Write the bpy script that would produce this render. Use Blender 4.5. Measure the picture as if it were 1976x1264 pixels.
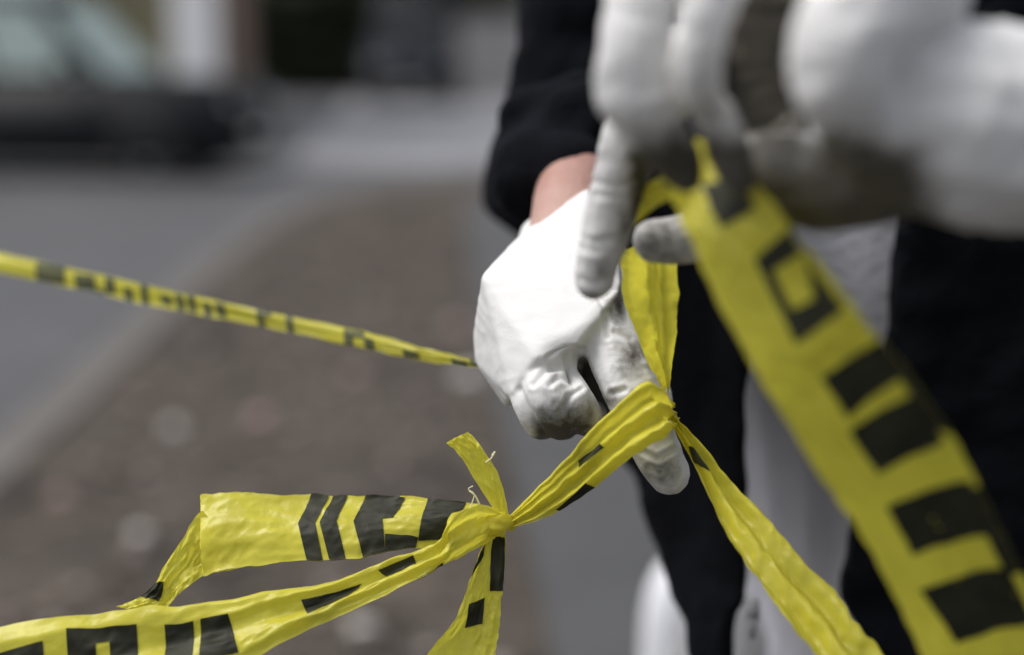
import bpy, bmesh, math, random
from mathutils import Vector, Matrix, noise
random.seed(7)
for o in list(bpy.data.objects): bpy.data.objects.remove(o)
sc = bpy.context.scene
col = sc.collection

# ------------------------------------------------------------------ camera
FPX = 3233.0                     # focal length in photo pixels (photo 1976 x 1264)
PITCH = math.radians(9.45)
CAM = Vector((0, 0, 1.30))
cd = bpy.data.cameras.new('camera'); cam = bpy.data.objects.new('camera', cd); col.objects.link(cam)
cam.location = CAM; cam.rotation_euler = (math.pi/2 - PITCH, 0, 0)
cd.sensor_width = 36; cd.lens = FPX/1976*36; cd.clip_start = 0.05; cd.clip_end = 2000
cd.dof.use_dof = True; cd.dof.focus_distance = 0.895; cd.dof.aperture_fstop = 2.25
sc.camera = cam
# ------------------------------------------------------------------ sky, sun, exposure
SUN_EL, SUN_AZ = 62, -92         # soft high light from the left
w = bpy.data.worlds.new('World'); sc.world = w; w.use_nodes = True
nt = w.node_tree; bg = nt.nodes['Background']
sky = nt.nodes.new('ShaderNodeTexSky'); sky.sky_type = 'NISHITA'; sky.sun_disc = False
sky.sun_elevation = math.radians(SUN_EL); sky.sun_rotation = math.radians(SUN_AZ)
sky.air_density = 1.0; sky.dust_density = 4.0; sky.ozone_density = 1.0
hs = nt.nodes.new('ShaderNodeHueSaturation'); hs.inputs['Saturation'].default_value = 0.35
nt.links.new(sky.outputs[0], hs.inputs['Color']); nt.links.new(hs.outputs[0], bg.inputs[0])
bg.inputs[1].default_value = 0.115
sd = bpy.data.lights.new('sun', 'SUN'); sd.energy = 1.15; sd.angle = math.radians(30); sd.color = (1, .97, .93)
sun = bpy.data.objects.new('sun', sd); col.objects.link(sun)
az, el = math.radians(SUN_AZ), math.radians(SUN_EL)
sdir = Vector((math.sin(az)*math.cos(el), math.cos(az)*math.cos(el), math.sin(el)))
sun.rotation_euler = sdir.to_track_quat('Z', 'Y').to_euler()
vs = sc.view_settings; vs.view_transform = 'Standard'; vs.look = 'None'; vs.gamma = 1; vs.exposure = 0.65

# ------------------------------------------------------------------ helpers
FW = Vector((0, math.cos(PITCH), -math.sin(PITCH))); UP = Vector((0, math.sin(PITCH), math.cos(PITCH))); RT = Vector((1, 0, 0))
def at(x, y, d): return CAM + d*(FW + (x-988)/FPX*RT - (y-632)/FPX*UP)
def proj(p):
    q = p-CAM; d = q.dot(FW); return 988+q.dot(RT)/d*FPX, 632-q.dot(UP)/d*FPX, d
def gnd(x, y, z=0):
    r = FW + (x-988)/FPX*RT - (y-632)/FPX*UP
    return CAM + r*((z-CAM.z)/r.z)

def tag(o, label=None, cat=None, group=None, kind=None):
    if label: o['label'] = label
    if cat: o['category'] = cat
    if group: o['group'] = group
    if kind: o['kind'] = kind
    return o
def empty(name, loc=(0, 0, 0)):
    o = bpy.data.objects.new(name, None); o.location = loc; o.empty_display_size = .05; col.objects.link(o); return o
def obj(name, bm, mats, parent=None, smooth=True):
    me = bpy.data.meshes.new(name)
    bmesh.ops.recalc_face_normals(bm, faces=bm.faces[:])
    bm.to_mesh(me); bm.free()
    return obj_me(name, me, mats, parent, smooth)
def obj_me(name, me, mats, parent=None, smooth=True):
    me.name = name
    o = bpy.data.objects.new(name, me); col.objects.link(o)
    for m in (mats if isinstance(mats, (list, tuple)) else [mats]): me.materials.append(m)
    if smooth:
        for p in me.polygons: p.use_smooth = True
    if parent:
        o.parent = parent
        if parent.location.length > 0: o.matrix_parent_inverse = Matrix.Translation(-parent.location)
    return o
def lerp(a, b, t): return a+(b-a)*t
def cr(p0, p1, p2, p3, t):
    return .5*((2*p1)+(-p0+p2)*t+(2*p0-5*p1+4*p2-p3)*t*t+(-p0+3*p1-3*p2+p3)*t**3)
def spline(P, u):                # P list of equal-length tuples, u in 0..1
    n = len(P)-1; s = min(max(u, 0), 1)*n; i = min(int(s), n-1); t = s-i
    g = lambda k: P[min(max(k, 0), n)]
    return [cr(a, b, c, d, t) for a, b, c, d in zip(g(i-1), g(i), g(i+1), g(i+2))]
def sphere(bm, c, r, sub=2): bmesh.ops.create_icosphere(bm, subdivisions=sub, radius=r, matrix=Matrix.Translation(c))
def chain(bm, pts, px=True):     # a row of spheres along a smooth curve: tapered limb
    n = len(pts)-1
    L = []
    for k in range(n*40+1):
        x, y, d, r = spline(pts, k/(n*40))
        L.append((at(x, y, d), r*d/FPX) if px else (Vector((x, y, d)), r))
    last = None
    for p, r in L:
        if last is None or (p-last).length > r*.22: sphere(bm, p, r); last = p
    sphere(bm, *L[-1])
def hull(bm, pts, px=True):
    b = bmesh.new()
    for p in pts: b.verts.new(at(*p) if px else Vector(p))
    r = bmesh.ops.convex_hull(b, input=b.verts[:])
    bmesh.ops.delete(b, geom=[v for v in b.verts if not v.link_faces], context='VERTS')
    me = bpy.data.meshes.new('t'); bmesh.ops.recalc_face_normals(b, faces=b.faces[:]); b.to_mesh(me); b.free(); bm.from_mesh(me); bpy.data.meshes.remove(me)
def slab(bm, pts, t):            # outline (px, py, depth) given a real thickness t going back
    A = [bm.verts.new(at(*p)) for p in pts]; B = [bm.verts.new(at(p[0], p[1], p[2]+t)) for p in pts]
    n = len(pts); bm.faces.new(A); bm.faces.new(B[::-1])
    for i in range(n): bm.faces.new((A[i], B[i], B[(i+1) % n], A[(i+1) % n]))
def fuse(bm, voxel, it=6, disp=None):   # union of everything in bm as one continuous skin
    me = bpy.data.meshes.new('f'); bmesh.ops.triangulate(bm, faces=bm.faces[:]); bmesh.ops.recalc_face_normals(bm, faces=bm.faces[:])
    bm.to_mesh(me); bm.free()
    o = bpy.data.objects.new('f', me); col.objects.link(o)
    m = o.modifiers.new('r', 'REMESH'); m.mode = 'VOXEL'; m.voxel_size = voxel
    s = o.modifiers.new('s', 'SMOOTH'); s.factor = .5; s.iterations = it
    dg = bpy.context.evaluated_depsgraph_get(); dg.update()
    r = bpy.data.meshes.new_from_object(o.evaluated_get(dg))
    bpy.data.objects.remove(o); bpy.data.meshes.remove(me)
    if disp:
        nr = [v.normal.copy() for v in r.vertices]
        for v, n in zip(r.vertices, nr): v.co += n*disp(v.co.copy())
    return r
def attr(me, name, f):
    a = me.attributes.new(name, 'FLOAT', 'POINT')
    for i, v in enumerate(me.vertices): a.data[i].value = f(v.co)
def box(bm, lo, hi, rz=0, about=(0, 0)):
    M = Matrix.Translation([(a+b)/2 for a, b in zip(lo, hi)]) @ Matrix.Diagonal([b-a for a, b in zip(lo, hi)]+[1])
    return bmesh.ops.create_cube(bm, size=1, matrix=M)['verts']
def ss(a, b, x):
    t = min(max((x-a)/(b-a), 0), 1); return t*t*(3-2*t)

# ------------------------------------------------------------------ materials
def mat(name, color, rough=.6, spec=.5, var=0, vscale=8, bump=0, bscale=40, metallic=0, color2=None, translucent=0, wave=None):
    m = bpy.data.materials.new(name); m.use_nodes = True; n = m.node_tree.nodes; l = m.node_tree.links
    b = n['Principled BSDF']; b.inputs['Base Color'].default_value = (*color, 1); b.inputs['Roughness'].default_value = rough
    b.inputs['Specular IOR Level'].default_value = spec; b.inputs['Metallic'].default_value = metallic
    tc = n.new('ShaderNodeTexCoord')
    m['c'] = 0
    if var or color2:
        t = n.new('ShaderNodeTexNoise'); t.inputs['Scale'].default_value = vscale; t.inputs['Detail'].default_value = 6; t.inputs['Roughness'].default_value = .6
        l.new(tc.outputs['Object'], t.inputs['Vector'])
        r = n.new('ShaderNodeValToRGB'); c2 = color2 or [c*(1-var) for c in color]
        r.color_ramp.elements[0].position = .35; r.color_ramp.elements[1].position = .68
        r.color_ramp.elements[0].color = (*c2, 1); r.color_ramp.elements[1].color = (*color, 1)
        l.new(t.outputs['Fac'], r.inputs[0]); l.new(r.outputs[0], b.inputs['Base Color'])
    if bump:
        t = n.new('ShaderNodeTexNoise'); t.inputs['Scale'].default_value = bscale; t.inputs['Detail'].default_value = 5
        l.new(tc.outputs['Object'], t.inputs['Vector'])
        bp = n.new('ShaderNodeBump'); bp.inputs['Strength'].default_value = bump; bp.inputs['Distance'].default_value = .01
        l.new(t.outputs['Fac'], bp.inputs['Height']); l.new(bp.outputs[0], b.inputs['Normal'])
    if translucent:
        out = n['Material Output']; tr = n.new('ShaderNodeBsdfTranslucent'); tr.inputs[0].default_value = (*color, 1)
        mx = n.new('ShaderNodeMixShader'); mx.inputs[0].default_value = translucent
        l.new(b.outputs[0], mx.inputs[1]); l.new(tr.outputs[0], mx.inputs[2]); l.new(mx.outputs[0], out.inputs[0])
    return m
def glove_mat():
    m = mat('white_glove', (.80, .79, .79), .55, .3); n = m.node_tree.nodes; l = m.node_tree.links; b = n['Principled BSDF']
    a = n.new('ShaderNodeAttribute'); a.attribute_name = 'dirt_and_shade'  # mask holds both real smudges and painted shade
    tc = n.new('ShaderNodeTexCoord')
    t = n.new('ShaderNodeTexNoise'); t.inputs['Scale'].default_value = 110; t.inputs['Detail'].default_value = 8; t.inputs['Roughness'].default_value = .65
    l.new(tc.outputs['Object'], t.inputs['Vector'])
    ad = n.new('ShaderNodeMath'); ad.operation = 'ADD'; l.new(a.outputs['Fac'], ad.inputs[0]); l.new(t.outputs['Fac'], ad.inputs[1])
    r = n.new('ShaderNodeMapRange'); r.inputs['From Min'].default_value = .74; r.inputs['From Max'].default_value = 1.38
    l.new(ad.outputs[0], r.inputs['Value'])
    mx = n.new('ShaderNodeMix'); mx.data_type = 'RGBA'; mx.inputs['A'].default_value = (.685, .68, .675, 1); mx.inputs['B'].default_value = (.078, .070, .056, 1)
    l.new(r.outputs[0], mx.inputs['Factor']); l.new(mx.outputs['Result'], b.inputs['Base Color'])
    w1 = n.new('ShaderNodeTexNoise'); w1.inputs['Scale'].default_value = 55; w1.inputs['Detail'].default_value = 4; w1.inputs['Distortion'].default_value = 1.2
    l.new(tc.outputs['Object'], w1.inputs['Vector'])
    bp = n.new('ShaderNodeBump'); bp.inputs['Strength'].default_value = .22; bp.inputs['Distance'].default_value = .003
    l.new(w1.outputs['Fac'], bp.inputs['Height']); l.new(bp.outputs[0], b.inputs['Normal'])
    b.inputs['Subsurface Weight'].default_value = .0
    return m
GLOVE = glove_mat()
YEL = mat('yellow_plastic_film', (.88, .81, .085), .30, .45, var=.22, vscale=30, bump=.22, bscale=48, translucent=.45)
INK = mat('black_print', (.016, .016, .010), .55, .2, color2=(.036, .038, .022), vscale=60, bump=.1, bscale=90)
SKIN = mat('skin', (.46, .30, .25), .5, .4, color2=(.40, .22, .18), vscale=28, bump=.2, bscale=250)
BLACK = mat('black_fabric', (.0055, .006, .008), .9, .04, var=.3, vscale=20, bump=.4, bscale=60)
SHIRT = mat('pale_shirt_cotton', (.70, .70, .76), .85, .2, var=.12, vscale=14, bump=.3, bscale=120)
TROUS = mat('grey_trouser_cloth', (.40, .40, .42), .85, .2, var=.2, vscale=18, bump=.4, bscale=150)
ROAD_SHEEN = mat('pale_road_sheen', (.27, .27, .285), .6, .4, var=.35, vscale=.7, bump=.3, bscale=60)  # lighter road tone that stands in for grazing reflection
SHOE = mat('black_shoe_leather', (.02, .02, .02), .4)
SOIL = mat('brown_gravelly_soil', (.092, .076, .060), .9, .3, color2=(.036, .030, .025), vscale=1.7, bump=.8, bscale=26)
ROAD = mat('worn_asphalt', (.085, .085, .090), .6, .5, var=.35, vscale=.9, bump=.4, bscale=70)
PAVE = mat('grey_pavement', (.068, .068, .070), .75, .4, var=.25, vscale=2.2, bump=.3, bscale=60)
KERB = mat('kerb_stone', (.15, .138, .125), .8, .3, var=.35, vscale=3, bump=.4, bscale=40)

b_ = BLACK.node_tree.nodes['Principled BSDF']; b_.inputs['Sheen Weight'].default_value = .015; b_.inputs['Sheen Tint'].default_value = (.7, .75, 1, 1)
# ------------------------------------------------------------------ ground, road, pavement
def sheet(name, pts, z, m, thick=0, kind='structure'):
    bm = bmesh.new(); vs_ = [bm.verts.new((x, y, z)) for x, y in pts]; f = bm.faces.new(vs_)
    if thick:
        r = bmesh.ops.extrude_face_region(bm, geom=[f]); 
        for v in r['geom']:
            if isinstance(v, bmesh.types.BMVert): v.co.z -= thick
    bmesh.ops.triangulate(bm, faces=bm.faces[:])
    return tag(obj(name, bm, m, smooth=False), kind=kind)
sheet('ground', [(-600, -600), (600, -600), (600, 900), (-600, 900)], 0, SOIL)
KP = [(-1.30, -4), (-1.45, 0), (-1.60, 4), (-1.66, 6), (-1.74, 8), (-1.84, 10.5), (-1.84, 12.6), (-1.62, 14.8), (-.9, 16.6), (.4, 18), (2.4, 19), (6, 20), (14, 21.2), (40, 24)]
kp = [spline(KP, i/60) for i in range(61)]
sheet('road', [(-60, -4)] + [(-60, 70), (40, 70)] + [tuple(p) for p in kp[::-1]], .004, ROAD)
sheet('road_sheen_patch', [(-2.6, 19.8), (-.9, 18.6), (.6, 19.1), (6, 21), (14, 22), (14, 46), (-4.4, 46)], .008, ROAD_SHEEN)  # added pale sheet, the far road's sheen painted as colour
bm = bmesh.new()
prof = [(-.09, 0), (-.09, .016), (-.075, .02), (.08, .02), (.09, .016), (.09, 0)]
rows = []
for i, p in enumerate(kp):
    a = kp[max(i-1, 0)]; b = kp[min(i+1, 60)]; t = Vector((b[0]-a[0], b[1]-a[1], 0)).normalized(); nn = Vector((t.y, -t.x, 0))
    rows.append([bm.verts.new(Vector((p[0], p[1], 0))+nn*o+Vector((0, 0, h))) for o, h in prof])
for A, B in zip(rows, rows[1:]):
    for k in range(len(prof)-1): bm.faces.new((A[k], A[k+1], B[k+1], B[k]))
tag(obj('kerb', bm, KERB, smooth=False), kind='structure')
pe = [(.30, -3), (.085, 3.45), (-.05, 6), (-.20, 9), (-.38, 13.5), (-.2, 15.2), (.6, 16.6), (2.6, 17.8), (2.6, -3)]
sheet('pavement', pe, .03, PAVE, thick=.025)

# loose stones and leaves on the soil that are too many to count
bm = bmesh.new()
for k in range(2600):
    x, y = random.uniform(-1.5, .3), random.uniform(2.6, 14.5)
    if x > .085-(y-3.45)*.0462-.03: continue
    s = random.uniform(.006, .022)
    mt = Matrix.Translation((x, y, s*.3)) @ Matrix.Rotation(random.random()*6.3, 4, 'Z') @ Matrix.Diagonal((s, s*random.uniform(.6, 1), s*.55, 1))
    bmesh.ops.create_icosphere(bm, subdivisions=1, radius=1, matrix=mt)
GRAV = mat('gravel_bits', (.17, .145, .13), .85, .3, color2=(.06, .045, .04), vscale=5)
tag(obj('gravel', bm, GRAV), 'small brown and grey gravel scattered over the soil verge', kind='stuff')

bm = bmesh.new()
for k in range(900):
    x, y = random.uniform(-1.5, .25), random.uniform(2.8, 13.5)
    if x > .085-(y-3.45)*.0462-.06: continue
    s = random.uniform(.025, .07); z = .012+random.random()*.012
    M = Matrix.Translation((x, y, z)) @ Matrix.Rotation(random.random()*6.3, 4, 'Z') @ Matrix.Rotation(random.uniform(-.4, .4), 4, 'X')
    c_ = bm.verts.new(M @ Vector((0, 0, .1*s))); R = [bm.verts.new(M @ Vector((math.cos(a)*s*q, math.sin(a)*s*q*.6, random.uniform(0, .25)*s))) for a, q in zip([i*.785 for i in range(8)], (1, .7, .6, .7, 1, .7, .6, .7))]
    for i in range(8): bm.faces.new((c_, R[i], R[(i+1) % 8]))
LITTER = mat('dry_leaf', (.19, .145, .115), .8, .3, color2=(.050, .038, .032), vscale=9)
tag(obj('leaf_litter', bm, LITTER), 'dry brown and pinkish fallen leaves scattered over the soil verge', kind='stuff')
bm = bmesh.new()
for k in range(130):
    x, y = random.uniform(-1.5, .2), random.uniform(3.3, 12)
    if x > .085-(y-3.45)*.0462-.06: continue
    s = random.uniform(.012, .030)
    bmesh.ops.create_icosphere(bm, subdivisions=2, radius=1, matrix=Matrix.Translation((x, y, s*.4)) @ Matrix.Rotation(random.random()*6.3, 4, 'Z') @ Matrix.Diagonal((s, s*random.uniform(.6, 1), s*.55, 1)))
PGRAV = mat('pale_gravel_bits', (.42, .38, .35), .85, .3, color2=(.20, .15, .14), vscale=4)
tag(obj('pale_gravel', bm, PGRAV), 'pale small stones sprinkled among the brown gravel', kind='stuff')
# pale stones / litter that show as soft discs
STONE = mat('pale_stone', (.62, .60, .57), .7, .4, var=.25, vscale=60, bump=.4, bscale=120)
PINK = mat('pinkish_stone', (.42, .29, .285), .75, .4, var=.3, vscale=60, bump=.4, bscale=120)
def pebble(x, y, s, m, label):
    bm = bmesh.new(); bmesh.ops.create_icosphere(bm, subdivisions=3, radius=1)
    sd_ = Vector((x, y, 3))*.1
    for v in bm.verts:
        v.co *= 1+.22*noise.noise(v.co*1.3+sd_); v.co = Vector((v.co.x*s, v.co.y*s*.8, v.co.z*s*.55))
    p = gnd(x, y)
    o = obj('pebble', bm, m); o.location = p+Vector((0, 0, s*.32)); o.rotation_euler.z = random.random()*6
    tag(o, label, 'pebble', 'pale pebbles on the soil verge'); return o
pebble(702, 1226, 0.037, STONE, 'brightest round pale pebble on the soil, between the long knotted tape and the hanging tail')
pebble(905, 738, 0.056, STONE, 'large whitish pebble under the end of the far taut tape, left of the fist')
pebble(882, 640, 0.056, PINK, 'dull pinkish pebble on the soil just above the far tape beside the fist')
pebble(505, 815, 0.046, PINK, 'pink pebble on open soil, above the dark bands of the folded tape flap')
pebble(335, 832, 0.037, STONE, 'small grey pebble on open soil, left of the pink pebble')
pebble(680, 730, 0.043, PINK, 'dull pebble on the soil just below the middle of the far tape')
pebble(272, 1040, 0.031, STONE, 'pale pebble on the soil left of the square end of the tape flap')
pebble(265, 780, 0.028, PINK, 'faint small pebble on the soil near the road edge, beyond the grey pebble')
pebble(120, 960, 0.028, PINK, 'dull brownish pebble on the soil at the far left')
pebble(760, 900, 0.022, PINK, 'tiny dull pebble on the soil above the right part of the tape flap')

# ------------------------------------------------------------------ person
DARK = mat('dark_hair', (.012, .010, .009), .6, var=.3, bump=.5, bscale=200)
# body: one skin, world coordinates
bm = bmesh.new()
W = lambda pts: chain(bm, pts, px=False)
W([(.27, 1.34, .90, .092), (.27, 1.34, 1.10, .095), (.27, 1.34, 1.28, .13), (.27, 1.33, 1.42, .10)])
W([(.17, 1.34, 1.36, .085), (.37, 1.34, 1.36, .085)])
W([(.27, 1.33, 1.45, .055), (.27, 1.29, 1.56, .052)])                       # neck
W([(.27, 1.26, 1.72, .088), (.27, 1.235, 1.66, .08), (.27, 1.205, 1.60, .055)])  # skull to chin
W([(.27, 1.15, 1.67, .012), (.27, 1.135, 1.64, .015)])                       # nose
for s in (-1, 1): W([(.27+s*.092, 1.265, 1.69, .016), (.27+s*.09, 1.26, 1.645, .014)])
for s in (-1, 1): W([(.27+s*.05, 1.34, .88, .075), (.27+s*.09, 1.33, .50, .055), (.27+s*.11, 1.36, .10, .042), (.27+s*.12, 1.28, .045, .035)])
ELB = (.035, 1.285, 1.20); SHO = (.085, 1.32, 1.43)
wr = at(1098, 415, 1.02)
W([(*SHO, .06), (*ELB, .045)])
a0 = at(1110, 300, 1.12); a1 = at(1112, 330, 1.08); a2 = at(1098, 430, 1.01); a3 = at(1080, 520, .97)
W([(*ELB, .042), (*a0, .027), (*a1, .0265), (*a2, .0255), (*a3, .024)])
SHL = (.455, 1.32, 1.43); ELL = (.50, .99, 1.27)
W([(*SHL, .06), (*ELL, .045)])
b0 = at(2030, 250, .69); b1 = at(1860, 250, .68)
W([(*ELL, .042), (*b0, .030), (*b1, .027)])
body = fuse(bm, .0065, 5)
person = obj_me('person', body, SKIN)
tag(person, 'person in an open black jacket and white gloves tying yellow tape with both hands', 'person')
bm = bmesh.new(); chain(bm, [(.27, 1.30, 1.70, .096), (.27, 1.285, 1.765, .085)], px=False); chain(bm, [(.27, 1.22, 1.785, .05), (.27, 1.30, 1.80, .05)], px=False)
obj_me('hair', fuse(bm, .008, 4, lambda p: .006*noise.noise(p*60)), DARK, person)

def fold(p, k=1): return .004*k*noise.noise(Vector((p.x*22, p.y*22, p.z*5))) + .0025*k*noise.noise(p*38)
# shirt
bm = bmesh.new()
rings = [(1.44, .10, .08), (1.38, .15, .15), (1.25, .165, .195), (1.15, .16, .195), (1.06, .14, .175), (.96, .118, .14), (.82, .112, .128)]
prev = None
NS = 72
def ringv(z, rx, ry, cx=.275, cy=1.335):
    R = []
    for k in range(NS):
        a = 2*math.pi*k/NS; c, s = math.cos(a), math.sin(a)
        p = Vector((cx+rx*c, cy+ry*s, z))
        f = .008*noise.noise(Vector((c*4.5, s*4.5, z*2.2)))+.004*noise.noise(Vector((c*11, s*11, z*3)))
        R.append(bm.verts.new(p+Vector((c, s, 0))*f))
    return R
RR = [spline(rings, i/30) for i in range(31)]
for q in RR:
    R = ringv(*q)
    if prev:
        for k in range(NS): bm.faces.new((prev[k], prev[(k+1) % NS], R[(k+1) % NS], R[k]))
    prev = R
obj('shirt', bm, SHIRT, person)
# trousers
bm = bmesh.new()
W([(.275, 1.335, 1.03, .112), (.275, 1.335, .95, .108), (.275, 1.34, .86, .104)])
for s in (-1, 1): W([(.275+s*.032, 1.325, .90, .085), (.27+s*.075, 1.325, .70, .088), (.27+s*.10, 1.33, .45, .074), (.27+s*.11, 1.36, .10, .07)])
obj_me('trousers', fuse(bm, .007, 4, fold), TROUS, person)
for s in (-1, 1):
    bm = bmesh.new(); W([(.27+s*.11, 1.38, .045, .048), (.27+s*.115, 1.27, .04, .048), (.27+s*.12, 1.18, .032, .040)])
    hull(bm, [(.27+s*.115+i*.045, y, z) for i in (-1, 1) for y in (1.16, 1.42) for z in (.0, .02)], px=False)
    obj_me('shoe', fuse(bm, .006, 3), SHOE, person)
# jacket: two open front panels, back, sleeves
bm = bmesh.new()
slab(bm, [(1215, -260, 1.24), (1330, -300, 1.20), (1440, -250, 1.14), (1446, 300, 1.10), (1442, 700, 1.095), (1443, 1160, 1.095), (1412, 1185, 1.095), (1402, 1300, 1.10), (1352, 1310, 1.12),
          (1268, 1050, 1.17), (1200, 880, 1.20), (1185, 600, 1.21), (1190, 200, 1.22)], .035)
slab(bm, [(1745, -250, 1.14), (1748, 380, 1.10), (1708, 640, 1.095), (1648, 950, 1.09), (1616, 1150, 1.09), (1690, 1300, 1.09), (2050, 1300, 1.12), (2130, 700, 1.12), (2110, -260, 1.12), (1900, -320, 1.12)], .035)
hull(bm, [(x, y, z) for x, y in ((.13, 1.38), (.16, 1.46), (.40, 1.46), (.46, 1.38)) for z in (1.0, 1.40)] + [(.09, 1.32, 1.40), (.48, 1.3, 1.4), (.46, 1.3, .95), (.17, 1.36, 1.47), (.37, 1.36, 1.47)], px=False)
for s, X in ((-1, .10), (1, .44)): W([(X, 1.33, 1.41, .075), (.27+s*.09, 1.34, 1.46, .06)])
W([(*SHO, .075), (.07, 1.305, 1.32, .064), (*ELB, .060)])
q0 = at(1072, 300, 1.17); q1 = at(1066, 335, 1.105); q2 = at(1056, 345, 1.075)
W([(*ELB, .060), (*q0, .044), (*q1, .040), (*q2, .037)])
chain(bm, [(1160, 215, 1.085, 64), (1100, 225, 1.09, 66)])
chain(bm, [(1010, 235, 1.15, 62), (1080, 212, 1.13, 66), (1170, 205, 1.12, 62)])
chain(bm, [(1056, 345, 1.08, 98), (1045, 385, 1.08, 70), (1030, 415, 1.085, 45)])
W([(*SHL, .075), (.50, 1.15, 1.36, .066), (*ELL, .062)])
q3 = at(2130, 250, .75)
W([(*ELL, .058), (*q3, .05)])
obj_me('jacket', fuse(bm, .005, 4, lambda p: fold(p, 1.6)+(.009*noise.noise(Vector((p.x*9+4, p.y*9, p.z*26))) if p.x < .09 else 0)), BLACK, person)
# zip along the open edge
bm = bmesh.new()
ZIP = mat('steel_zip', (.30, .30, .31), .5, .3)
p0 = at(1454, 1178, 1.092)
box(bm, p0-Vector((.004, .003, .007)), p0+Vector((.004, .003, .007)))
p1 = p0+Vector((-.001, -.004, -.011)); box(bm, p1-Vector((.0025, .001, .007)), p1+Vector((.0025, .001, .007)))
bmesh.ops.bevel(bm, geom=bm.edges[:], offset=.001, segments=2, affect='EDGES')
obj('zip_pull', bm, ZIP, person)

# gloves ------------------------------------------------------------
def wrinkle(p): return .0006*noise.noise(p*70)-.0009*abs(noise.noise(Vector((p.x*50, p.y*50, p.z*110))))
def spot(x, y, cx, cy, rx, ry):
    return max(0, 1-math.hypot((x-cx)/rx, (y-cy)/ry))
# fist pinching the knot tape
b1_ = bmesh.new()
hull(b1_, [(1136, 360, .985), (1008, 446, .985), (928, 530, .935), (985, 765, .90), (1035, 690, .889), (1115, 668, .891), (1200, 560, .90), (1195, 440, .965),
          (912, 640, .965), (914, 700, .965), (975, 790, .945), (1130, 720, .95), (1180, 500, 1.02), (1050, 450, 1.06), (1150, 400, 1.05), (1000, 560, 1.0)])
chain(b1_, [(1120, 436, 1.015, 80), (1095, 490, .985, 84), (1085, 560, .955, 78)])
chain(b1_, [(1062, 470, 1.015, 66), (1120, 436, 1.015, 72)])
chain(b1_, [(1125, 500, .965, 72), (1160, 600, .925, 66), (1195, 690, .908, 58)])
m1 = fuse(b1_, .0016, 16)
bm = bmesh.new(); bm.from_mesh(m1)
chain(bm, [(1160, 600, .928, 62), (1208, 730, .902, 57), (1258, 850, .90, 50), (1291, 914, .905, 43)])  # index finger
chain(bm, [(1075, 640, .93, 46), (1084, 730, .905, 43), (1112, 780, .896, 40), (1134, 808, .912, 37), (1138, 792, .95, 40)])  # middle, folded
chain(bm, [(1030, 650, .935, 46), (1044, 730, .903, 43), (1064, 778, .892, 40), (1082, 816, .908, 36), (1096, 800, .95, 38)])
chain(bm, [(985, 660, .945, 40), (1008, 735, .916, 36), (1022, 786, .903, 30), (1042, 820, .915, 29), (1062, 810, .95, 32)])
chain(bm, [(1070, 720, .955, 60), (1130, 735, .948, 56), (1170, 790, .942, 46)])                                              # palm behind the folded fingers
chain(bm, [(1140, 470, .985, 62), (1185, 590, .962, 52), (1232, 690, .945, 44), (1262, 770, .935, 38)])                       # thumb behind
CREASE = [[(1030, 742), (1052, 716), (1088, 706)], [(1082, 796), (1100, 764), (1122, 750)], [(1062, 742), (1078, 728), (1102, 730)], [(1185, 640), (1215, 655), (1240, 690)], [(1180, 760), (1205, 752)], [(1240, 872), (1268, 886), (1300, 868)], [(1252, 900), (1275, 908)],
          [(1150, 560), (1168, 600), (1172, 650)], [(1060, 690), (1090, 672), (1125, 676)]]
def wr_far(p):
    x, y, d = proj(p); m = 1e9
    for c in CREASE:
        for a, b in zip(c, c[1:]):
            ax, ay = b[0]-a[0], b[1]-a[1]; t = min(max(((x-a[0])*ax+(y-a[1])*ay)/(ax*ax+ay*ay), 0), 1)
            m = min(m, math.hypot(x-a[0]-t*ax, y-a[1]-t*ay))
    return wrinkle(p)*.7-((.0013*math.exp(-(m/5)**2)-.0004*math.exp(-((m-11)/5)**2)+.010*math.exp(-((x-1106)/13)**2-((y-716)/22)**2)+.0035*math.exp(-((x-1085)/34)**2-((y-676)/22)**2)) if d < .94 else 0)
me = fuse(bm, .0010, 5, wr_far)
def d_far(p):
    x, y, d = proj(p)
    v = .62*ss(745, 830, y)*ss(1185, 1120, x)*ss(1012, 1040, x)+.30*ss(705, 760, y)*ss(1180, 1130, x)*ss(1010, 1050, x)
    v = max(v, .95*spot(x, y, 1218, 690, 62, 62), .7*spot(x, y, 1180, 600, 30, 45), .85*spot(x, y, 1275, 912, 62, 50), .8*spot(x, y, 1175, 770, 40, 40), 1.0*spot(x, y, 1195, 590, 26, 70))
    v = max(v, 1.1*ss(.915, .928, d)*ss(1110, 1130, x)*ss(1210, 1190, x)*ss(680, 710, y)*ss(860, 840, y))  # gap behind the folded fingers painted dark as shade
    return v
attr(me, 'dirt_and_shade', d_far)
obj_me('glove', me, GLOVE, person)['label'] = 'white glove in focus with dirty curled fingers, pointing finger under the tape'
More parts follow.
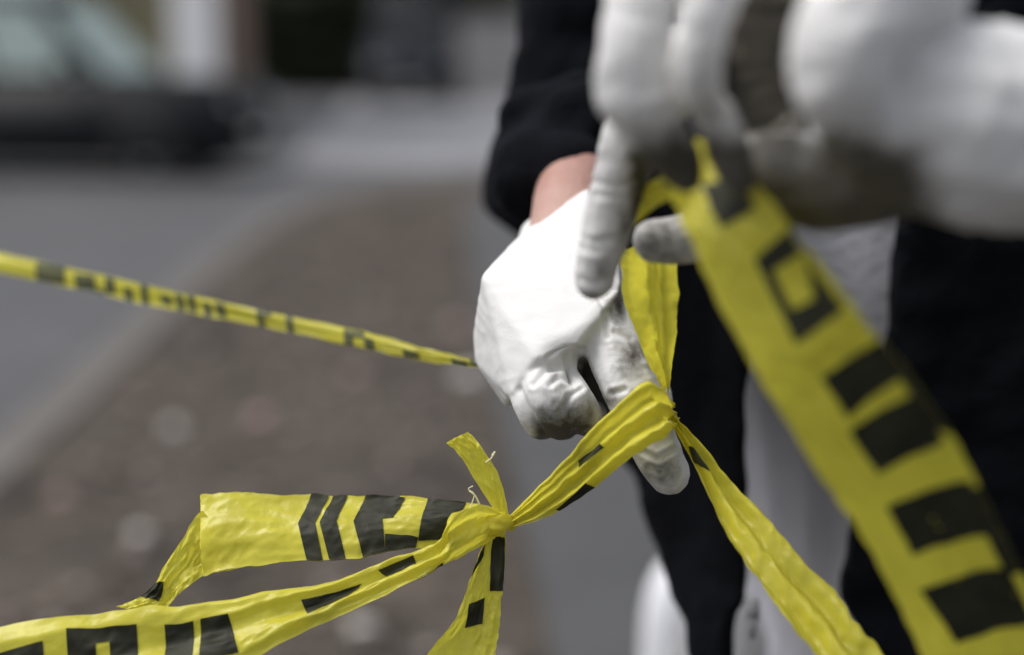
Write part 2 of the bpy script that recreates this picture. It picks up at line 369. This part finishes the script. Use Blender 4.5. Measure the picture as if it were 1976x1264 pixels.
# near hand
bm = bmesh.new()
chain(bm, [(2150, 260, 0.668, 195), (1990, 250, 0.630, 205), (1860, 240, 0.615, 205), (1760, 220, 0.615, 190)])   # cuff and wrist
hull(bm, [(1760, -60, .61), (1600, -190, .63), (1570, 20, .69), (1560, 200, .70), (1800, 60, .77), (1760, 380, .61), (1620, 420, .64), (1560, 330, .69), (1650, 420, .74), (1780, 400, .73)])
hull(bm, [(1380, -190, .66), (1640, -220, .63), (1640, -100, .62), (1380, -110, .66), (1380, -190, .74), (1640, -190, .74), (1640, -60, .74), (1380, -60, .74)])
hull(bm, [(1300, -100, .755), (1600, -100, .755), (1640, 300, .755), (1560, 430, .74), (1400, 330, .745), (1310, 100, .76), (1600, 0, .80), (1340, -60, .80), (1600, 400, .79), (1420, 300, .80)])
chain(bm, [(1760, -20, 0.600, 120), (1660, 20, 0.575, 120), (1625, 130, 0.575, 108), (1630, 190, 0.585, 92), (1680, 215, 0.605, 75)])        # little finger, folded
chain(bm, [(1470, -150, .61, 80), (1395, -60, .60, 68), (1358, 70, .602, 50), (1350, 165, .615, 46), (1358, 190, .63, 42)])            # ring
chain(bm, [(1420, -140, .65, 92), (1265, -60, .645, 84), (1226, 80, .64, 76), (1216, 180, .645, 70), (1250, 235, .66, 60)])           # middle
chain(bm, [(1330, 120, 0.744, 80), (1232, 240, 0.754, 64), (1195, 350, 0.771, 57), (1163, 470, 0.784, 50), (1147, 540, 0.790, 42)])           # index, reaching down
chain(bm, [(1560, 300, 0.744, 90), (1450, 400, 0.784, 72), (1340, 455, 0.800, 54), (1264, 464, 0.800, 46)])                                   # thumb
chain(bm, [(1700, 330, 0.640, 110), (1580, 350, 0.668, 100), (1430, 330, 0.715, 80)])                                                    # ball of the thumb
chain(bm, [(1225, 190, .645, 72), (1265, 255, .655, 60), (1300, 300, .662, 52), (1322, 338, .664, 40)])
chain(bm, [(1372, 215, .64, 44), (1395, 260, .645, 46), (1412, 305, .648, 46), (1428, 345, .648, 36)])
NCR = [[(1112, 455), (1150, 468), (1205, 455)], [(1118, 478), (1155, 486)], [(1140, 350), (1190, 362), (1230, 350)], [(1150, 376), (1200, 382)], [(1118, 540), (1145, 548), (1180, 538)], [(1262, 440), (1272, 465), (1262, 492)], [(1292, 436), (1300, 470)]]
def wr_near(p):
    x, y, d = proj(p); m = 1e9
    if d < .70: return wrinkle(p)*1.6
    for c in NCR:
        for a, b in zip(c, c[1:]):
            ax, ay = b[0]-a[0], b[1]-a[1]; t = min(max(((x-a[0])*ax+(y-a[1])*ay)/(ax*ax+ay*ay), 0), 1)
            m = min(m, math.hypot(x-a[0]-t*ax, y-a[1]-t*ay))
    return wrinkle(p)-.0006*math.exp(-(m/7)**2)+.0002*math.exp(-((m-14)/7)**2)
me = fuse(bm, .0014, 5, wr_near)
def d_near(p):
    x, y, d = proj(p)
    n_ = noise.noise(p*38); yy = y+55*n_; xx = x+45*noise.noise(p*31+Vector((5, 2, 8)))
    v = .95*max(ss(215, 300, yy), .9*ss(-20, 170, yy)*ss(1385, 1460, xx)*ss(1545, 1480, xx))*ss(1180, 1240, x)*ss(1900, 1720, xx)*ss(.785, .77, d)  # shade on the underside and between the fingers, painted into the colour
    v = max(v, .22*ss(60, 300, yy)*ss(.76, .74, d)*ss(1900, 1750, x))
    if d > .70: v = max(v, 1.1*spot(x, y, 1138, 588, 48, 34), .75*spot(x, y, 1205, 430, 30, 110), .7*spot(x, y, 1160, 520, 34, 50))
    v = max(v, .95*ss(225, 275, yy)*ss(1395, 1425, x)*ss(1680, 1600, x))  # same painted shade carried along the lower palm
    if d > .695 and 1370 < x < 1620 and y > -60: v = max(v, ss(.69, .71, d))  # deep recess between the fingers painted dark to look shaded
    if d > .77 and x > 1205 and y > 400: v = max(v, .50+.25*n_)  # thumb greyed in the colour, standing for its shade
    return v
attr(me, 'dirt_and_shade', d_near)
obj_me('glove', me, GLOVE, person)['label'] = 'white glove nearest the camera with dirt and painted shade on the palm, holding the blurred tape'

# ------------------------------------------------------------------ tapes
FADED = mat('faded_print', (.10, .11, .05), .5, .4, color2=(.17, .18, .07), vscale=40, translucent=.25)
def ribbon(name, st, parent=None, ink=None, rag=.05, pleat=(0, 1, 0), crink=.0012, letters=(), nv=40, nu=0, jag=0, seed=0, strips=()):
    amp, kf, ph = pleat
    A = [s[:3] for s in st]; B = [s[3:] for s in st]
    nu = nu or 44*len(st)
    def base(u, v):
        a = at(*spline(A, u)); b = at(*spline(B, u)); k = len(st)*u
        va = rag*(noise.noise(Vector((k*.9, seed, 1)))+.5*noise.noise(Vector((k*3, seed, 2)))); vb = 1+rag*(noise.noise(Vector((k*.9, seed, 5)))+.5*noise.noise(Vector((k*3, seed, 6))))
        return a.lerp(b, va+(vb-va)*v)
    def S(u, v, off=0):
        e = .004
        p = base(u, v); du = base(min(u+e, 1), v)-base(max(u-e, 0), v); dv = base(u, 1)-base(u, 0)
        n = du.cross(dv)
        n = n.normalized() if n.length > 1e-12 else FW
        if n.dot(FW) > 0: n = -n
        q = Vector((u*len(st)*.7+seed, v*2.4, seed*1.7))
        wob = amp*math.sin(2*math.pi*(kf*v+ph)+1.5*noise.noise(Vector((u*4, 0, seed))))
        wob += crink*(noise.noise(q*2)+.6*noise.noise(q*4.3)) + crink*.8*noise.noise(Vector((u*len(st)*.5, v*7, seed+3))) - crink*1.6*abs(noise.noise(Vector((u*len(st)*1.1+v*2.2, v*5-u*3, seed+8)))) - crink*.8*abs(noise.noise(Vector((u*len(st)*3.1-v*3, v*6, seed+12))))
        return p+n*(wob+off)
    bm = bmesh.new(); g = []
    for i in range(nu+1):
        row = []
        for j in range(nv+1):
            u = i/nu; v = j/nv
            if jag and i == nu: u -= jag*(.5+.5*noise.noise(Vector((v*7, seed, 0))))
            row.append(bm.verts.new(S(u, v)))
        g.append(row)
    for i in range(nu):
        for j in range(nv): bm.faces.new((g[i][j], g[i][j+1], g[i+1][j+1], g[i+1][j]))
    # print, a film of ink on both faces
    if letters:
        G = [((i/120), (j/24), proj(base(i/120, j/24))) for i in range(121) for j in range(25)]
        def inv(x, y):
            u, v, _ = min(G, key=lambda t: (t[2][0]-x)**2+(t[2][1]-y)**2); return u, v
        quads = [[inv(*p) for p in L] for L in letters]
    else: quads = []
    quads += list(strips)
    for Q in quads:
        a, b, c, d = Q
        n1 = max(6, int(max(abs(a[0]-b[0]), abs(d[0]-c[0]))*nu*1.3)); n2 = max(6, int(max(abs(a[1]-d[1]), abs(b[1]-c[1]))*nv*1.3))
        for off in (.00055, -.00055):
            gg = []
            for i in range(n1+1):
                s = i/n1; row = []
                for j in range(n2+1):
                    t = j/n2
                    u = lerp(lerp(a[0], b[0], s), lerp(d[0], c[0], s), t); v = lerp(lerp(a[1], b[1], s), lerp(d[1], c[1], s), t)
                    row.append(bm.verts.new(S(u, v, off)))
                gg.append(row)
            for i in range(n1):
                for j in range(n2): bm.faces.new((gg[i][j], gg[i][j+1], gg[i+1][j+1], gg[i+1][j])).material_index = 1
    me = bpy.data.meshes.new(name); bm.to_mesh(me); bm.free()
    return obj_me(name, me, [YEL, ink or INK], parent)

FRAY = mat('frayed_film', (.85, .83, .5), .5, .3)
# knotted tape -------------------------------------------------------
kn = empty('knotted_tape', at(972, 1005, .90))
tag(kn, 'crumpled yellow tape with black lettering, knotted and looped over the pointing gloved finger', 'caution tape')
bm = bmesh.new()
chain(bm, [(930, 1022, .898, 26), (955, 1010, .892, 24), (975, 1006, .894, 17), (985, 1012, .898, 13)])
obj_me('knot', fuse(bm, .0009, 3, lambda p: .0012*noise.noise(Vector((p.x*120, p.y*120, p.z*300)))), [YEL], kn)
ribbon('finger_loop', [(976, 1003, .895, 980, 1022, .895), (1040, 938, .893, 1052, 1000, .893), (1110, 866, .885, 1132, 950, .883), (1172, 800, .872, 1205, 890, .866),
        (1243, 738, .868, 1288, 840, .862), (1286, 768, .882, 1300, 832, .876), (1296, 785, .92, 1306, 815, .915)], kn, None, .05, (.0026, 2.6, .1), .0010, seed=1,
       letters=[[(1110, 890), (1160, 856), (1167, 864), (1118, 900)], [(1072, 985), (1135, 930), (1142, 942), (1080, 992)]])
ribbon('short_tail', [(958, 992, .893, 982, 996, .893), (925, 938, .892, 962, 915, .89), (888, 880, .89, 930, 866, .888), (860, 854, .888, 904, 832, .888)], kn, None, .05, (.0012, 1.2, .3), .0010, jag=.03, seed=2)
FL = [[(600, 950), (634, 950), (610, 1012), (578, 1012)], [(578, 1012), (610, 1012), (624, 1078), (592, 1080)],
      [(642, 950), (672, 951), (650, 1010), (617, 1012)], [(617, 1012), (650, 1010), (668, 1074), (634, 1077)],
      [(704, 952), (764, 954), (732, 1004), (682, 1006)], [(682, 1006), (740, 1002), (745, 1064), (700, 1070)], [(745, 1036), (806, 1036), (800, 1058), (745, 1064)],
      [(764, 954), (778, 955), (760, 1002), (732, 1004)], [(826, 958), (900, 966), (884, 1010), (815, 1008)], [(815, 1008), (884, 1010), (880, 1036), (808, 1040)]]
ribbon('folded_flap', [(925, 972, .905, 905, 1040, .902), (820, 957, .910, 815, 1054, .897), (700, 951, .915, 700, 1070, .893), (600, 949, .916, 600, 1079, .892), (480, 949, .914, 480, 1090, .893), (384, 950, .912, 388, 1106, .895)],
       kn, None, .05, (.0026, .9, -.28), .0007, letters=FL, jag=.02, seed=3)
ribbon('flap_end', [(392, 985, .906, 470, 1092, .909), (362, 1020, .907, 405, 1108, .907), (318, 1092, .906, 352, 1140, .904), (285, 1140, .905, 322, 1172, .902), (225, 1172, .902, 300, 1184, .90)], kn, None, .05, (.001, 1, .1), .0014,
       letters=[[(288, 1118), (318, 1122), (305, 1160), (270, 1152)]], seed=4)
ML = [[(585, 1158), (695, 1124), (672, 1152), (592, 1184)], [(733, 1102), (796, 1074), (802, 1085), (742, 1108)], [(775, 1126), (862, 1086), (864, 1094), (778, 1134)],
      [(-10, 1262), (78, 1236), (78, 1330), (-10, 1330)], [(125, 1216), (262, 1206), (262, 1232), (125, 1240)], [(125, 1238), (190, 1232), (190, 1330), (125, 1330)], [(212, 1230), (262, 1226), (262, 1330), (212, 1330)],
      [(314, 1204), (370, 1200), (370, 1330), (312, 1330)], [(392, 1196), (438, 1184), (456, 1258), (388, 1275)]]
ribbon('long_strand', [(978, 998, .893, 980, 1022, 0.893), (930, 974, .884, 945, 1048, 0.888), (872, 992, .88, 885, 1082, 0.887), (846, 1045, .885, 838, 1098, 0.876), (760, 1078, .885, 740, 1145, 0.873),
        (620, 1125, .88, 600, 1208, 0.868), (480, 1148, .876, 470, 1280, 0.860), (300, 1170, .872, 300, 1360, 0.850), (120, 1190, .866, 120, 1410, 0.840), (-80, 1214, .86, -80, 1440, 0.830)],
       kn, None, .05, (.0022, 1.8, .05), .0011, letters=ML, seed=5)
ribbon('hanging_tail', [(936, 1044, .900, 976, 1026, .90), (908, 1110, .897, 972, 1120, .902), (878, 1190, .893, 964, 1200, .90), (826, 1262, .89, 955, 1266, .895), (800, 1340, .885, 942, 1345, .89)], kn, None, .05, (.0016, 1.1, .2), .0014,
       letters=[[(902, 1164), (936, 1154), (930, 1204), (898, 1214)], [(950, 1036), (974, 1036), (970, 1140), (946, 1142)], [(908, 1082), (936, 1050), (934, 1072), (906, 1112)]], seed=6)
for pts in ([(905, 985, .892, 1.2), (915, 955, .89, 1.1), (904, 944, .89, 1.0), (912, 938, .889, .9)], [(930, 985, .892, 2), (918, 958, .89, 1.8), (906, 948, .89, 1.4)], [(938, 892, .889, 1.6), (948, 884, .888, 1.4), (955, 872, .888, 1.5), (949, 878, .888, 1.2)]):
    bm = bmesh.new(); chain(bm, pts); obj('frayed_thread', bm, FRAY, kn)
# strip between the two hands
t = ribbon('caution_tape', [(1193, 478, .845, 1308, 478, .838), (1205, 560, .862, 1306, 575, .852), (1234, 650, .872, 1301, 650, .864), (1264, 716, .884, 1294, 720, .882), (1282, 752, .89, 1292, 754, .89)], None, None, .05, (.0035, 1.5, .15), .001, seed=7)
tag(t, 'short puckered yellow strip stretched between the two white gloves', 'caution tape', 'pieces of yellow tape')
# twisted strand from the pointing finger to the lower right
t = ribbon('caution_tape', [(1296, 795, .89, 1298, 815, .89), (1345, 850, .884, 1334, 890, .878), (1420, 942, .876, 1384, 1000, .862), (1500, 1022, .862, 1440, 1092, .842), (1566, 1110, .846, 1500, 1180, .826), (1640, 1180, .83, 1570, 1268, .81), (1705, 1268, .814, 1622, 1340, .794), (1760, 1350, .80, 1680, 1420, .78)],
           None, None, .09, (.0030, 2.1, .1), .0010, seed=8, letters=[[(1330, 862), (1352, 878), (1365, 915), (1338, 885)]])
tag(t, 'twisted yellow strand running from the pointing gloved finger down to the right', 'caution tape', 'pieces of yellow tape')
# taut far tape
far = [(-60, 473, 1.16, -60, 513, 1.16), (0, 487, 1.15, 0, 526, 1.15), (290, 552, 1.11, 290, 589, 1.11), (440, 585, 1.08, 440, 618, 1.08), (660, 631, 1.04, 660, 664, 1.04), (770, 657, 1.02, 770, 687, 1.02), (870, 684, 1.0, 870, 704, 1.0), (945, 702, .985, 945, 714, .985)]
def fe(x):
    P = sorted((s[0], s[1], s[4]) for s in far)
    for a, b in zip(P, P[1:]):
        if a[0] <= x <= b[0]: t = (x-a[0])/(b[0]-a[0]); return lerp(a[1], b[1], t), lerp(a[2], b[2], t)
    return P[-1][1:]
FLt = []
for x0, x1, v0, v1 in [(78, 98, 0, 1), (98, 112, .0, .25), (112, 128, 0, .9), (140, 156, .2, 1), (168, 186, .1, 1), (186, 205, .75, 1), (212, 230, 0, .8), (240, 262, .3, 1), (270, 288, 0, 1), (312, 328, .3, .8), (340, 356, .1, 1),
                       (366, 380, .0, .9), (395, 412, .2, 1), (418, 432, .1, .9), (492, 512, 0, 1), (512, 520, 0, .3), (550, 570, 0, 1), (664, 684, .05, 1), (684, 700, 0, .4), (700, 720, .3, 1), (778, 806, .5, 1), (872, 900, .3, 1), (905, 935, .0, .8)]:
    (a, b), (c, d) = fe(x0), fe(x1)
    FLt.append([(x0, lerp(a, b, v0)), (x1, lerp(c, d, v0)), (x1, lerp(c, d, v1)), (x0, lerp(a, b, v1))])
t = ribbon('caution_tape', far, None, FADED, .16, (.0008, .8, 0), .0006, letters=FLt, seed=9)
tag(t, 'taut narrow yellow tape with broken black lettering stretched behind the fist towards the road', 'caution tape', 'pieces of yellow tape')
# blurred near tape
nr = empty('held_tape', at(1340, 400, .72))
tag(nr, 'wide out of focus yellow tape with heavy black letters hanging from the nearest glove', 'caution tape', 'pieces of yellow tape')
NL = [[(1350, 352), (1425, 318), (1450, 400), (1395, 440)],
      [(1455, 505), (1530, 440), (1545, 480), (1492, 530)], [(1455, 505), (1492, 530), (1530, 600), (1540, 665)], [(1540, 665), (1530, 600), (1560, 575), (1628, 590)], [(1545, 480), (1570, 520), (1628, 590), (1570, 575)],
      [(1582, 728), (1698, 652), (1738, 722), (1632, 812)], [(1640, 832), (1768, 758), (1816, 850), (1692, 920)], [(1708, 975), (1868, 925), (1908, 1035), (1762, 1078)], [(1776, 1140), (1948, 1090), (1998, 1205), (1846, 1248)],
      [(1700, 660), (1722, 648), (1752, 700), (1728, 712)], [(1728, 712), (1754, 700), (1800, 770), (1770, 768)], [(1770, 768), (1800, 765), (1838, 835), (1806, 838)], [(1870, 935), (1892, 928), (1925, 1015), (1900, 1020)], [(1900, 1020), (1925, 1015), (1965, 1098), (1940, 1104)], [(1860, 1320), (2030, 1270), (2070, 1340), (1900, 1400)]]
ribbon('tape_strip', [(1345, 272, .712, 1392, 258, .712), (1304, 335, .690, 1418, 296, .690), (1308, 410, 0.695, 1462, 352, 0.652), (1345, 490, 0.682, 1528, 440, 0.642), (1450, 700, 0.672, 1648, 592, 0.637), (1530, 832, 0.675, 1752, 715, 0.644), (1612, 955, 0.685, 1856, 872, 0.657), (1702, 1106, 0.700, 1942, 1042, 0.677), (1784, 1268, 0.720, 2020, 1205, 0.702), (1856, 1410, 0.740, 2090, 1360, 0.722)],
       nr, None, .05, (.0016, .9, .2), .0011, letters=NL, seed=10)
ribbon('tape_end', [(1203, 402, .785, 1226, 436, .785), (1248, 356, .765, 1266, 398, .765), (1300, 330, .742, 1312, 376, .742), (1350, 300, .73, 1360, 350, .725)], nr, None, .05, (.001, 1, .1), .001, seed=11)

# ------------------------------------------------------------------ bollard behind
bm = bmesh.new()
WHITEP = mat('white_painted_steel', (.82, .83, .87), .4, .5, var=.15, vscale=9, bump=.15, bscale=30)
c = Vector(((1312-988)/FPX*2.05, 2.02, 0))
prof = [(.075, .03), (.075, .05), (.043, .055), (.043, .56), (.041, .60), (.034, .635), (.021, .662), (.0, .672)]
prev = None
for r, z in prof:
    R = [bm.verts.new(c+Vector((r*math.cos(a*math.pi/16), r*math.sin(a*math.pi/16), z))) for a in range(32)]
    if prev:
        for k in range(32): bm.faces.new((prev[k], prev[(k+1) % 32], R[(k+1) % 32], R[k]))
    prev = R
bmesh.ops.remove_doubles(bm, verts=bm.verts[:], dist=1e-5)
tag(obj('bollard', bm, WHITEP), 'white rounded bollard standing on the grey pavement behind the black jacket', 'bollard')

# ------------------------------------------------------------------ vehicles
CARP = mat('dark_car_paint', (.014, .015, .018), .55, .2, var=.15, vscale=3)
VANP = mat('dark_blue_van_paint', (.014, .015, .024), .55, .2, var=.15, vscale=3)
GLASS = mat('glass_with_painted_sky', (.78, .93, .89), .2, .5, var=.25, vscale=1.6)  # bright base colour paints in the reflected sky
DGLASS = mat('dark_glass', (.03, .035, .04), .1, .8)
RUB = mat('tyre_rubber', (.016, .016, .016), .85); RIM = mat('alloy_rim', (.35, .35, .36), .35, metallic=.8)
LAMP = mat('lamp_lens', (.6, .6, .58), .15, .8); REDL = mat('tail_lens', (.25, .01, .01), .2); CHROME = mat('plate_white', (.6, .6, .58), .5)
def loft_side(bm, prof, w0, w1, z0, z1):      # side profile extruded, narrowing with height
    hw = lambda z: lerp(w0, w1, min(max((z-z0)/(z1-z0), 0), 1))
    A = [bm.verts.new((x, -hw(z), z)) for x, z in prof]; B = [bm.verts.new((x, hw(z), z)) for x, z in prof]
    bm.faces.new(A); bm.faces.new(B[::-1]); n = len(prof)
    for i in range(n): bm.faces.new((A[i], B[i], B[(i+1) % n], A[(i+1) % n]))
def wheel(parent, x, y, r, M):
    def lathe(name, pr, m, par):
        bm = bmesh.new(); prev = None
        for q, h in pr:
            R = [bm.verts.new(M @ Vector((x+q*math.cos(a*math.pi/14), y+h, r+q*math.sin(a*math.pi/14)))) for a in range(28)]
            if prev:
                for k in range(28): bm.faces.new((prev[k], prev[(k+1) % 28], R[(k+1) % 28], R[k]))
            prev = R
        return obj(name, bm, m, par)
    t = lathe('wheel', [(r*.62, -.1), (r*.95, -.11), (r, -.07), (r, .07), (r*.95, .11), (r*.62, .1)], RUB, parent)
    lathe('rim', [(.01, -.085), (r*.2, -.09), (r*.5, -.06), (r*.63, -.1), (r*.63, .1), (r*.5, .06), (.01, .085)], RIM, t)
def vehicle(name, label, cat, loc, rz, L, Wd, Ht, belt, nose, ws0, ws1, rw0, rw1, paint, glass):
    root = empty(name, loc); tag(root, label, cat)
    M = Matrix.Translation(loc) @ Matrix.Rotation(rz, 4, 'Z')
    h = L/2; wd = Wd/2
    lower = [(-h, .36), (-h+.08, .17), (h-.1, .17), (h, .40), (h-.03, nose-.12), (h-.15, nose), (ws0, belt+.02), (-h+.12, belt+.03), (-h+.02, belt-.2)]
    bm = bmesh.new(); loft_side(bm, lower, wd, wd*.95, .4, belt)
    cabin = [(ws0+.02, belt-.02), (ws1, Ht-.06), (ws1-.25, Ht), (rw1+.2, Ht), (rw1, Ht-.05), (rw0, belt-.02)]
    loft_side(bm, cabin, wd*.93, wd*.76, belt, Ht)
    bmesh.ops.bevel(bm, geom=bm.edges[:], offset=.045, segments=3, affect='EDGES')
    bm.transform(M); obj('body', bm, paint, root)
    hw = lambda z: lerp(wd*.93, wd*.76, (z-belt)/(Ht-belt))+.006
    z0, z1 = belt+.07, Ht-.14
    fx = lambda z: lerp(ws0, ws1, (z-belt)/(Ht-.06-belt)); bx = lambda z: lerp(rw0, rw1, (z-belt)/(Ht-.05-belt))
    cuts = [0, .33, .66, 1]
    for s in (-1, 1):
        for a, b in zip(cuts, cuts[1:]):
            bm = bmesh.new()
            P = []
            for (f, z) in ((a, z0), (b, z0), (b, z1), (a, z1)):
                xx = lerp(bx(z)+.12, fx(z)-.14, f); P.append(bm.verts.new(M @ Vector((xx+(.035 if f == a else -.035), s*hw(z), z))))
            f_ = bm.faces.new(P); bmesh.ops.solidify(bm, geom=[f_], thickness=.012); obj('window', bm, glass, root, False)
    for nm, fn, o in (('windscreen', fx, .012), ('rear_window', bx, -.012)):
        bm = bmesh.new(); P = [bm.verts.new(M @ Vector((fn(z)+o, y*(hw(z)-.09), z))) for y, z in ((-1, z0-.02), (1, z0-.02), (1, z1), (-1, z1))]
        f_ = bm.faces.new(P); bmesh.ops.solidify(bm, geom=[f_], thickness=.012); obj(nm, bm, glass, root, False)
    for s in (-1, 1):
        for nm, x, z, m in (('headlight', h-.07, nose-.22, LAMP), ('tail_light', -h+.03, belt-.2, REDL)):
            bm = bmesh.new(); box(bm, (x-.06, s*wd*.72-.18, z-.07), (x+.06, s*wd*.72+.16, z+.07)); bmesh.ops.bevel(bm, geom=bm.edges[:], offset=.03, segments=2, affect='EDGES'); bm.transform(M); obj(nm, bm, m, root)
        bm = bmesh.new(); box(bm, (ws0-.45, s*(wd+.1)-.1, belt+.05), (ws0-.33, s*(wd+.1)+.1, belt+.2)); bmesh.ops.bevel(bm, geom=bm.edges[:], offset=.03, segments=2, affect='EDGES'); bm.transform(M); obj('mirror', bm, paint, root)
        for x in (h-.85, -h+.85): wheel(root, x, s*(wd-.1), .36, M)
    bm = bmesh.new(); box(bm, (h-.04, -.45, .48), (h+.015, .45, .66)); bm.transform(M); obj('grille', bm, RUB, root, False)
    bm = bmesh.new(); box(bm, (h+.016, -.26, .40), (h+.028, .26, .50)); bm.transform(M); obj('number_plate', bm, CHROME, root, False)
    return root
vehicle('parked_car', 'dark tall parked car with pale teal windows at the far side of the road', 'car', Vector((-4.95, 17.8, .004)), math.radians(-8), 4.6, 1.84, 1.86, 1.0, .98, 1.05, .35, -2.2, -2.0, CARP, GLASS)
vehicle('parked_van', 'dark blue van parked facing the camera at the far end of the road', 'van', Vector((-2.42, 42, .004)), math.radians(-90), 4.9, 2.15, 2.6, 1.25, 1.15, 1.5, .8, -2.4, -2.35, VANP, DGLASS)

# ------------------------------------------------------------------ buildings, hedge, wall, trees
WALLM = mat('pale_render_wall', (.42, .40, .40), .85, .2, var=.25, vscale=1.2, bump=.2, bscale=20)
OLIVE = mat('olive_plaster', (.26, .24, .15), .85, .2, var=.35, vscale=1.4, bump=.2, bscale=20)
WCOL = mat('white_painted_column', (.90, .89, .89), .7, .3, var=.06, vscale=3)
BCOL = mat('brown_stone_column', (.27, .20, .16), .8, .2, var=.3, vscale=4, bump=.3, bscale=20)
ROOFM = mat('slate_roof', (.07, .07, .08), .7, .3, var=.3, vscale=5)
bld = empty('shop_building', (-9, 27, 0)); tag(bld, 'pale shop building with a white column and teal windows behind the parked car', 'building')
def part(name, lo, hi, m, par): 
    bm = bmesh.new(); box(bm, lo, hi); bmesh.ops.bevel(bm, geom=bm.edges[:], offset=.02, segments=2, affect='EDGES'); return obj(name, bm, m, par, False)
Y0 = 25
part('wall', (-20, Y0+.3, 0), (-5.15, Y0+8, 6.2), WALLM, bld)
part('olive_panel', (-6.55, Y0+.1, 0), (-4.98, Y0+.29, 3.2), OLIVE, bld)
part('column', (-4.97, Y0-.25, 0), (-4.30, Y0+.29, 6.2), WCOL, bld)['label'] = 'white painted column'
part('column', (-4.29, Y0-.05, 0), (-3.86, Y0+.29, 6.2), BCOL, bld)['label'] = 'brown stone column'
for x0, x1 in ((-10.4, -8.6), (-8.5, -6.7)):
    wn = part('window', (x0, Y0+.2, .5), (x1, Y0+.29, 2.9), WCOL, bld)
    bm = bmesh.new(); box(bm, (x0+.08, Y0+.17, .6), (x1-.08, Y0+.197, 2.8)); obj('pane', bm, GLASS, wn, False)
part('roof', (-20.3, Y0-.4, 6.21), (-3.7, Y0+8.3, 6.5), ROOFM, bld)
part('gutter', (-20.3, Y0-.52, 6.1), (-3.5, Y0-.41, 6.24), ROOFM, bld)
LEAF = mat('dark_leaf', (.062, .072, .038), .6, .3, color2=(.028, .034, .018), vscale=2.5, translucent=.15)
BARK = mat('bark', (.07, .055, .04), .9, .2, var=.4, vscale=10, bump=.5, bscale=20)
def leaves(bm, n, inside, size):
    for k in range(n):
        p = inside(); s = size*random.uniform(.6, 1.3)
        R = Matrix.Rotation(random.random()*6.3, 3, 'Z') @ Matrix.Rotation(random.uniform(-1.3, 1.3), 3, 'X')
        vs_ = [bm.verts.new(p+R @ Vector(q)*s) for q in ((0, -1, 0), (.45, -.1, .12), (0, 1, 0), (-.45, -.1, .12))]
        bm.faces.new(vs_)
def hedge(label, x0, x1, y0, y1, h, n):
    root = empty('hedge', ((x0+x1)/2, (y0+y1)/2, 0)); tag(root, label, 'hedge')
    bm = bmesh.new()
    def ins():
        while 1:
            p = Vector((random.uniform(x0, x1), random.uniform(y0, y1), random.uniform(.02, h)))
            if p.z < h*(.86+.2*noise.noise(p*.8)): return p
    leaves(bm, n, ins, .17); obj('foliage', bm, LEAF, root, False)
    bm = bmesh.new()
    for i in range(6): box(bm, (lerp(x0, x1, (i+.5)/6)-.03, (y0+y1)/2-.03, 0), (lerp(x0, x1, (i+.5)/6)+.03, (y0+y1)/2+.03, h*.7))
    obj('stems', bm, BARK, root, False)
hedge('dark green hedge between the brown column and the van', -7.4, -3.75, 46, 48, 3.6, 9000)
def tree(x, y, h, r, label):
    root = empty('tree', (x, y, 0)); tag(root, label, 'tree', 'trees at the far end of the road')
    bm = bmesh.new(); chain(bm, [(x, y, 0, .2), (x+.1, y, h*.35, .15), (x, y+.1, h*.7, .07)], px=False)
    for k in range(5):
        a = k*1.3; chain(bm, [(x, y, h*.4, .08), (x+math.cos(a)*r*.6, y+math.sin(a)*r*.6, h*.7, .03)], px=False)
    obj_me('trunk', fuse(bm, .06, 2), BARK, root)
    bm = bmesh.new(); cl = [(Vector((x+random.uniform(-.6, .6)*r, y+random.uniform(-.6, .6)*r, h*random.uniform(.3, .85))), r*random.uniform(.35, .6)) for _ in range(14)]
    def ins():
        c_, q = random.choice(cl); return c_+Vector((random.gauss(0, .45), random.gauss(0, .45), random.gauss(0, .4)))*q
    leaves(bm, 5000, ins, .2); obj('crown', bm, LEAF, root, False)
tree(-6.5, 52, 8, 3.4, 'leftmost dark leafy tree behind the hedge')
tree(-1.8, 54, 8.5, 3.6, 'dark leafy tree right behind the blue van')
tree(3.2, 53, 8, 3.4, 'dark leafy tree rising behind the right half of the grey wall')
bm = bmesh.new(); box(bm, (-1.55, 48, 0), (7, 48.3, 2.2)); bmesh.ops.bevel(bm, geom=bm.edges[:], offset=.02, segments=2, affect='EDGES')
gw = obj('garden_wall', bm, WALLM, None, False); tag(gw, 'pale grey rendered wall to the right of the blue van', 'wall')
bm = bmesh.new(); box(bm, (-1.6, 47.93, 2.201), (7.05, 48.37, 2.29)); obj('coping', bm, KERB, gw, False)
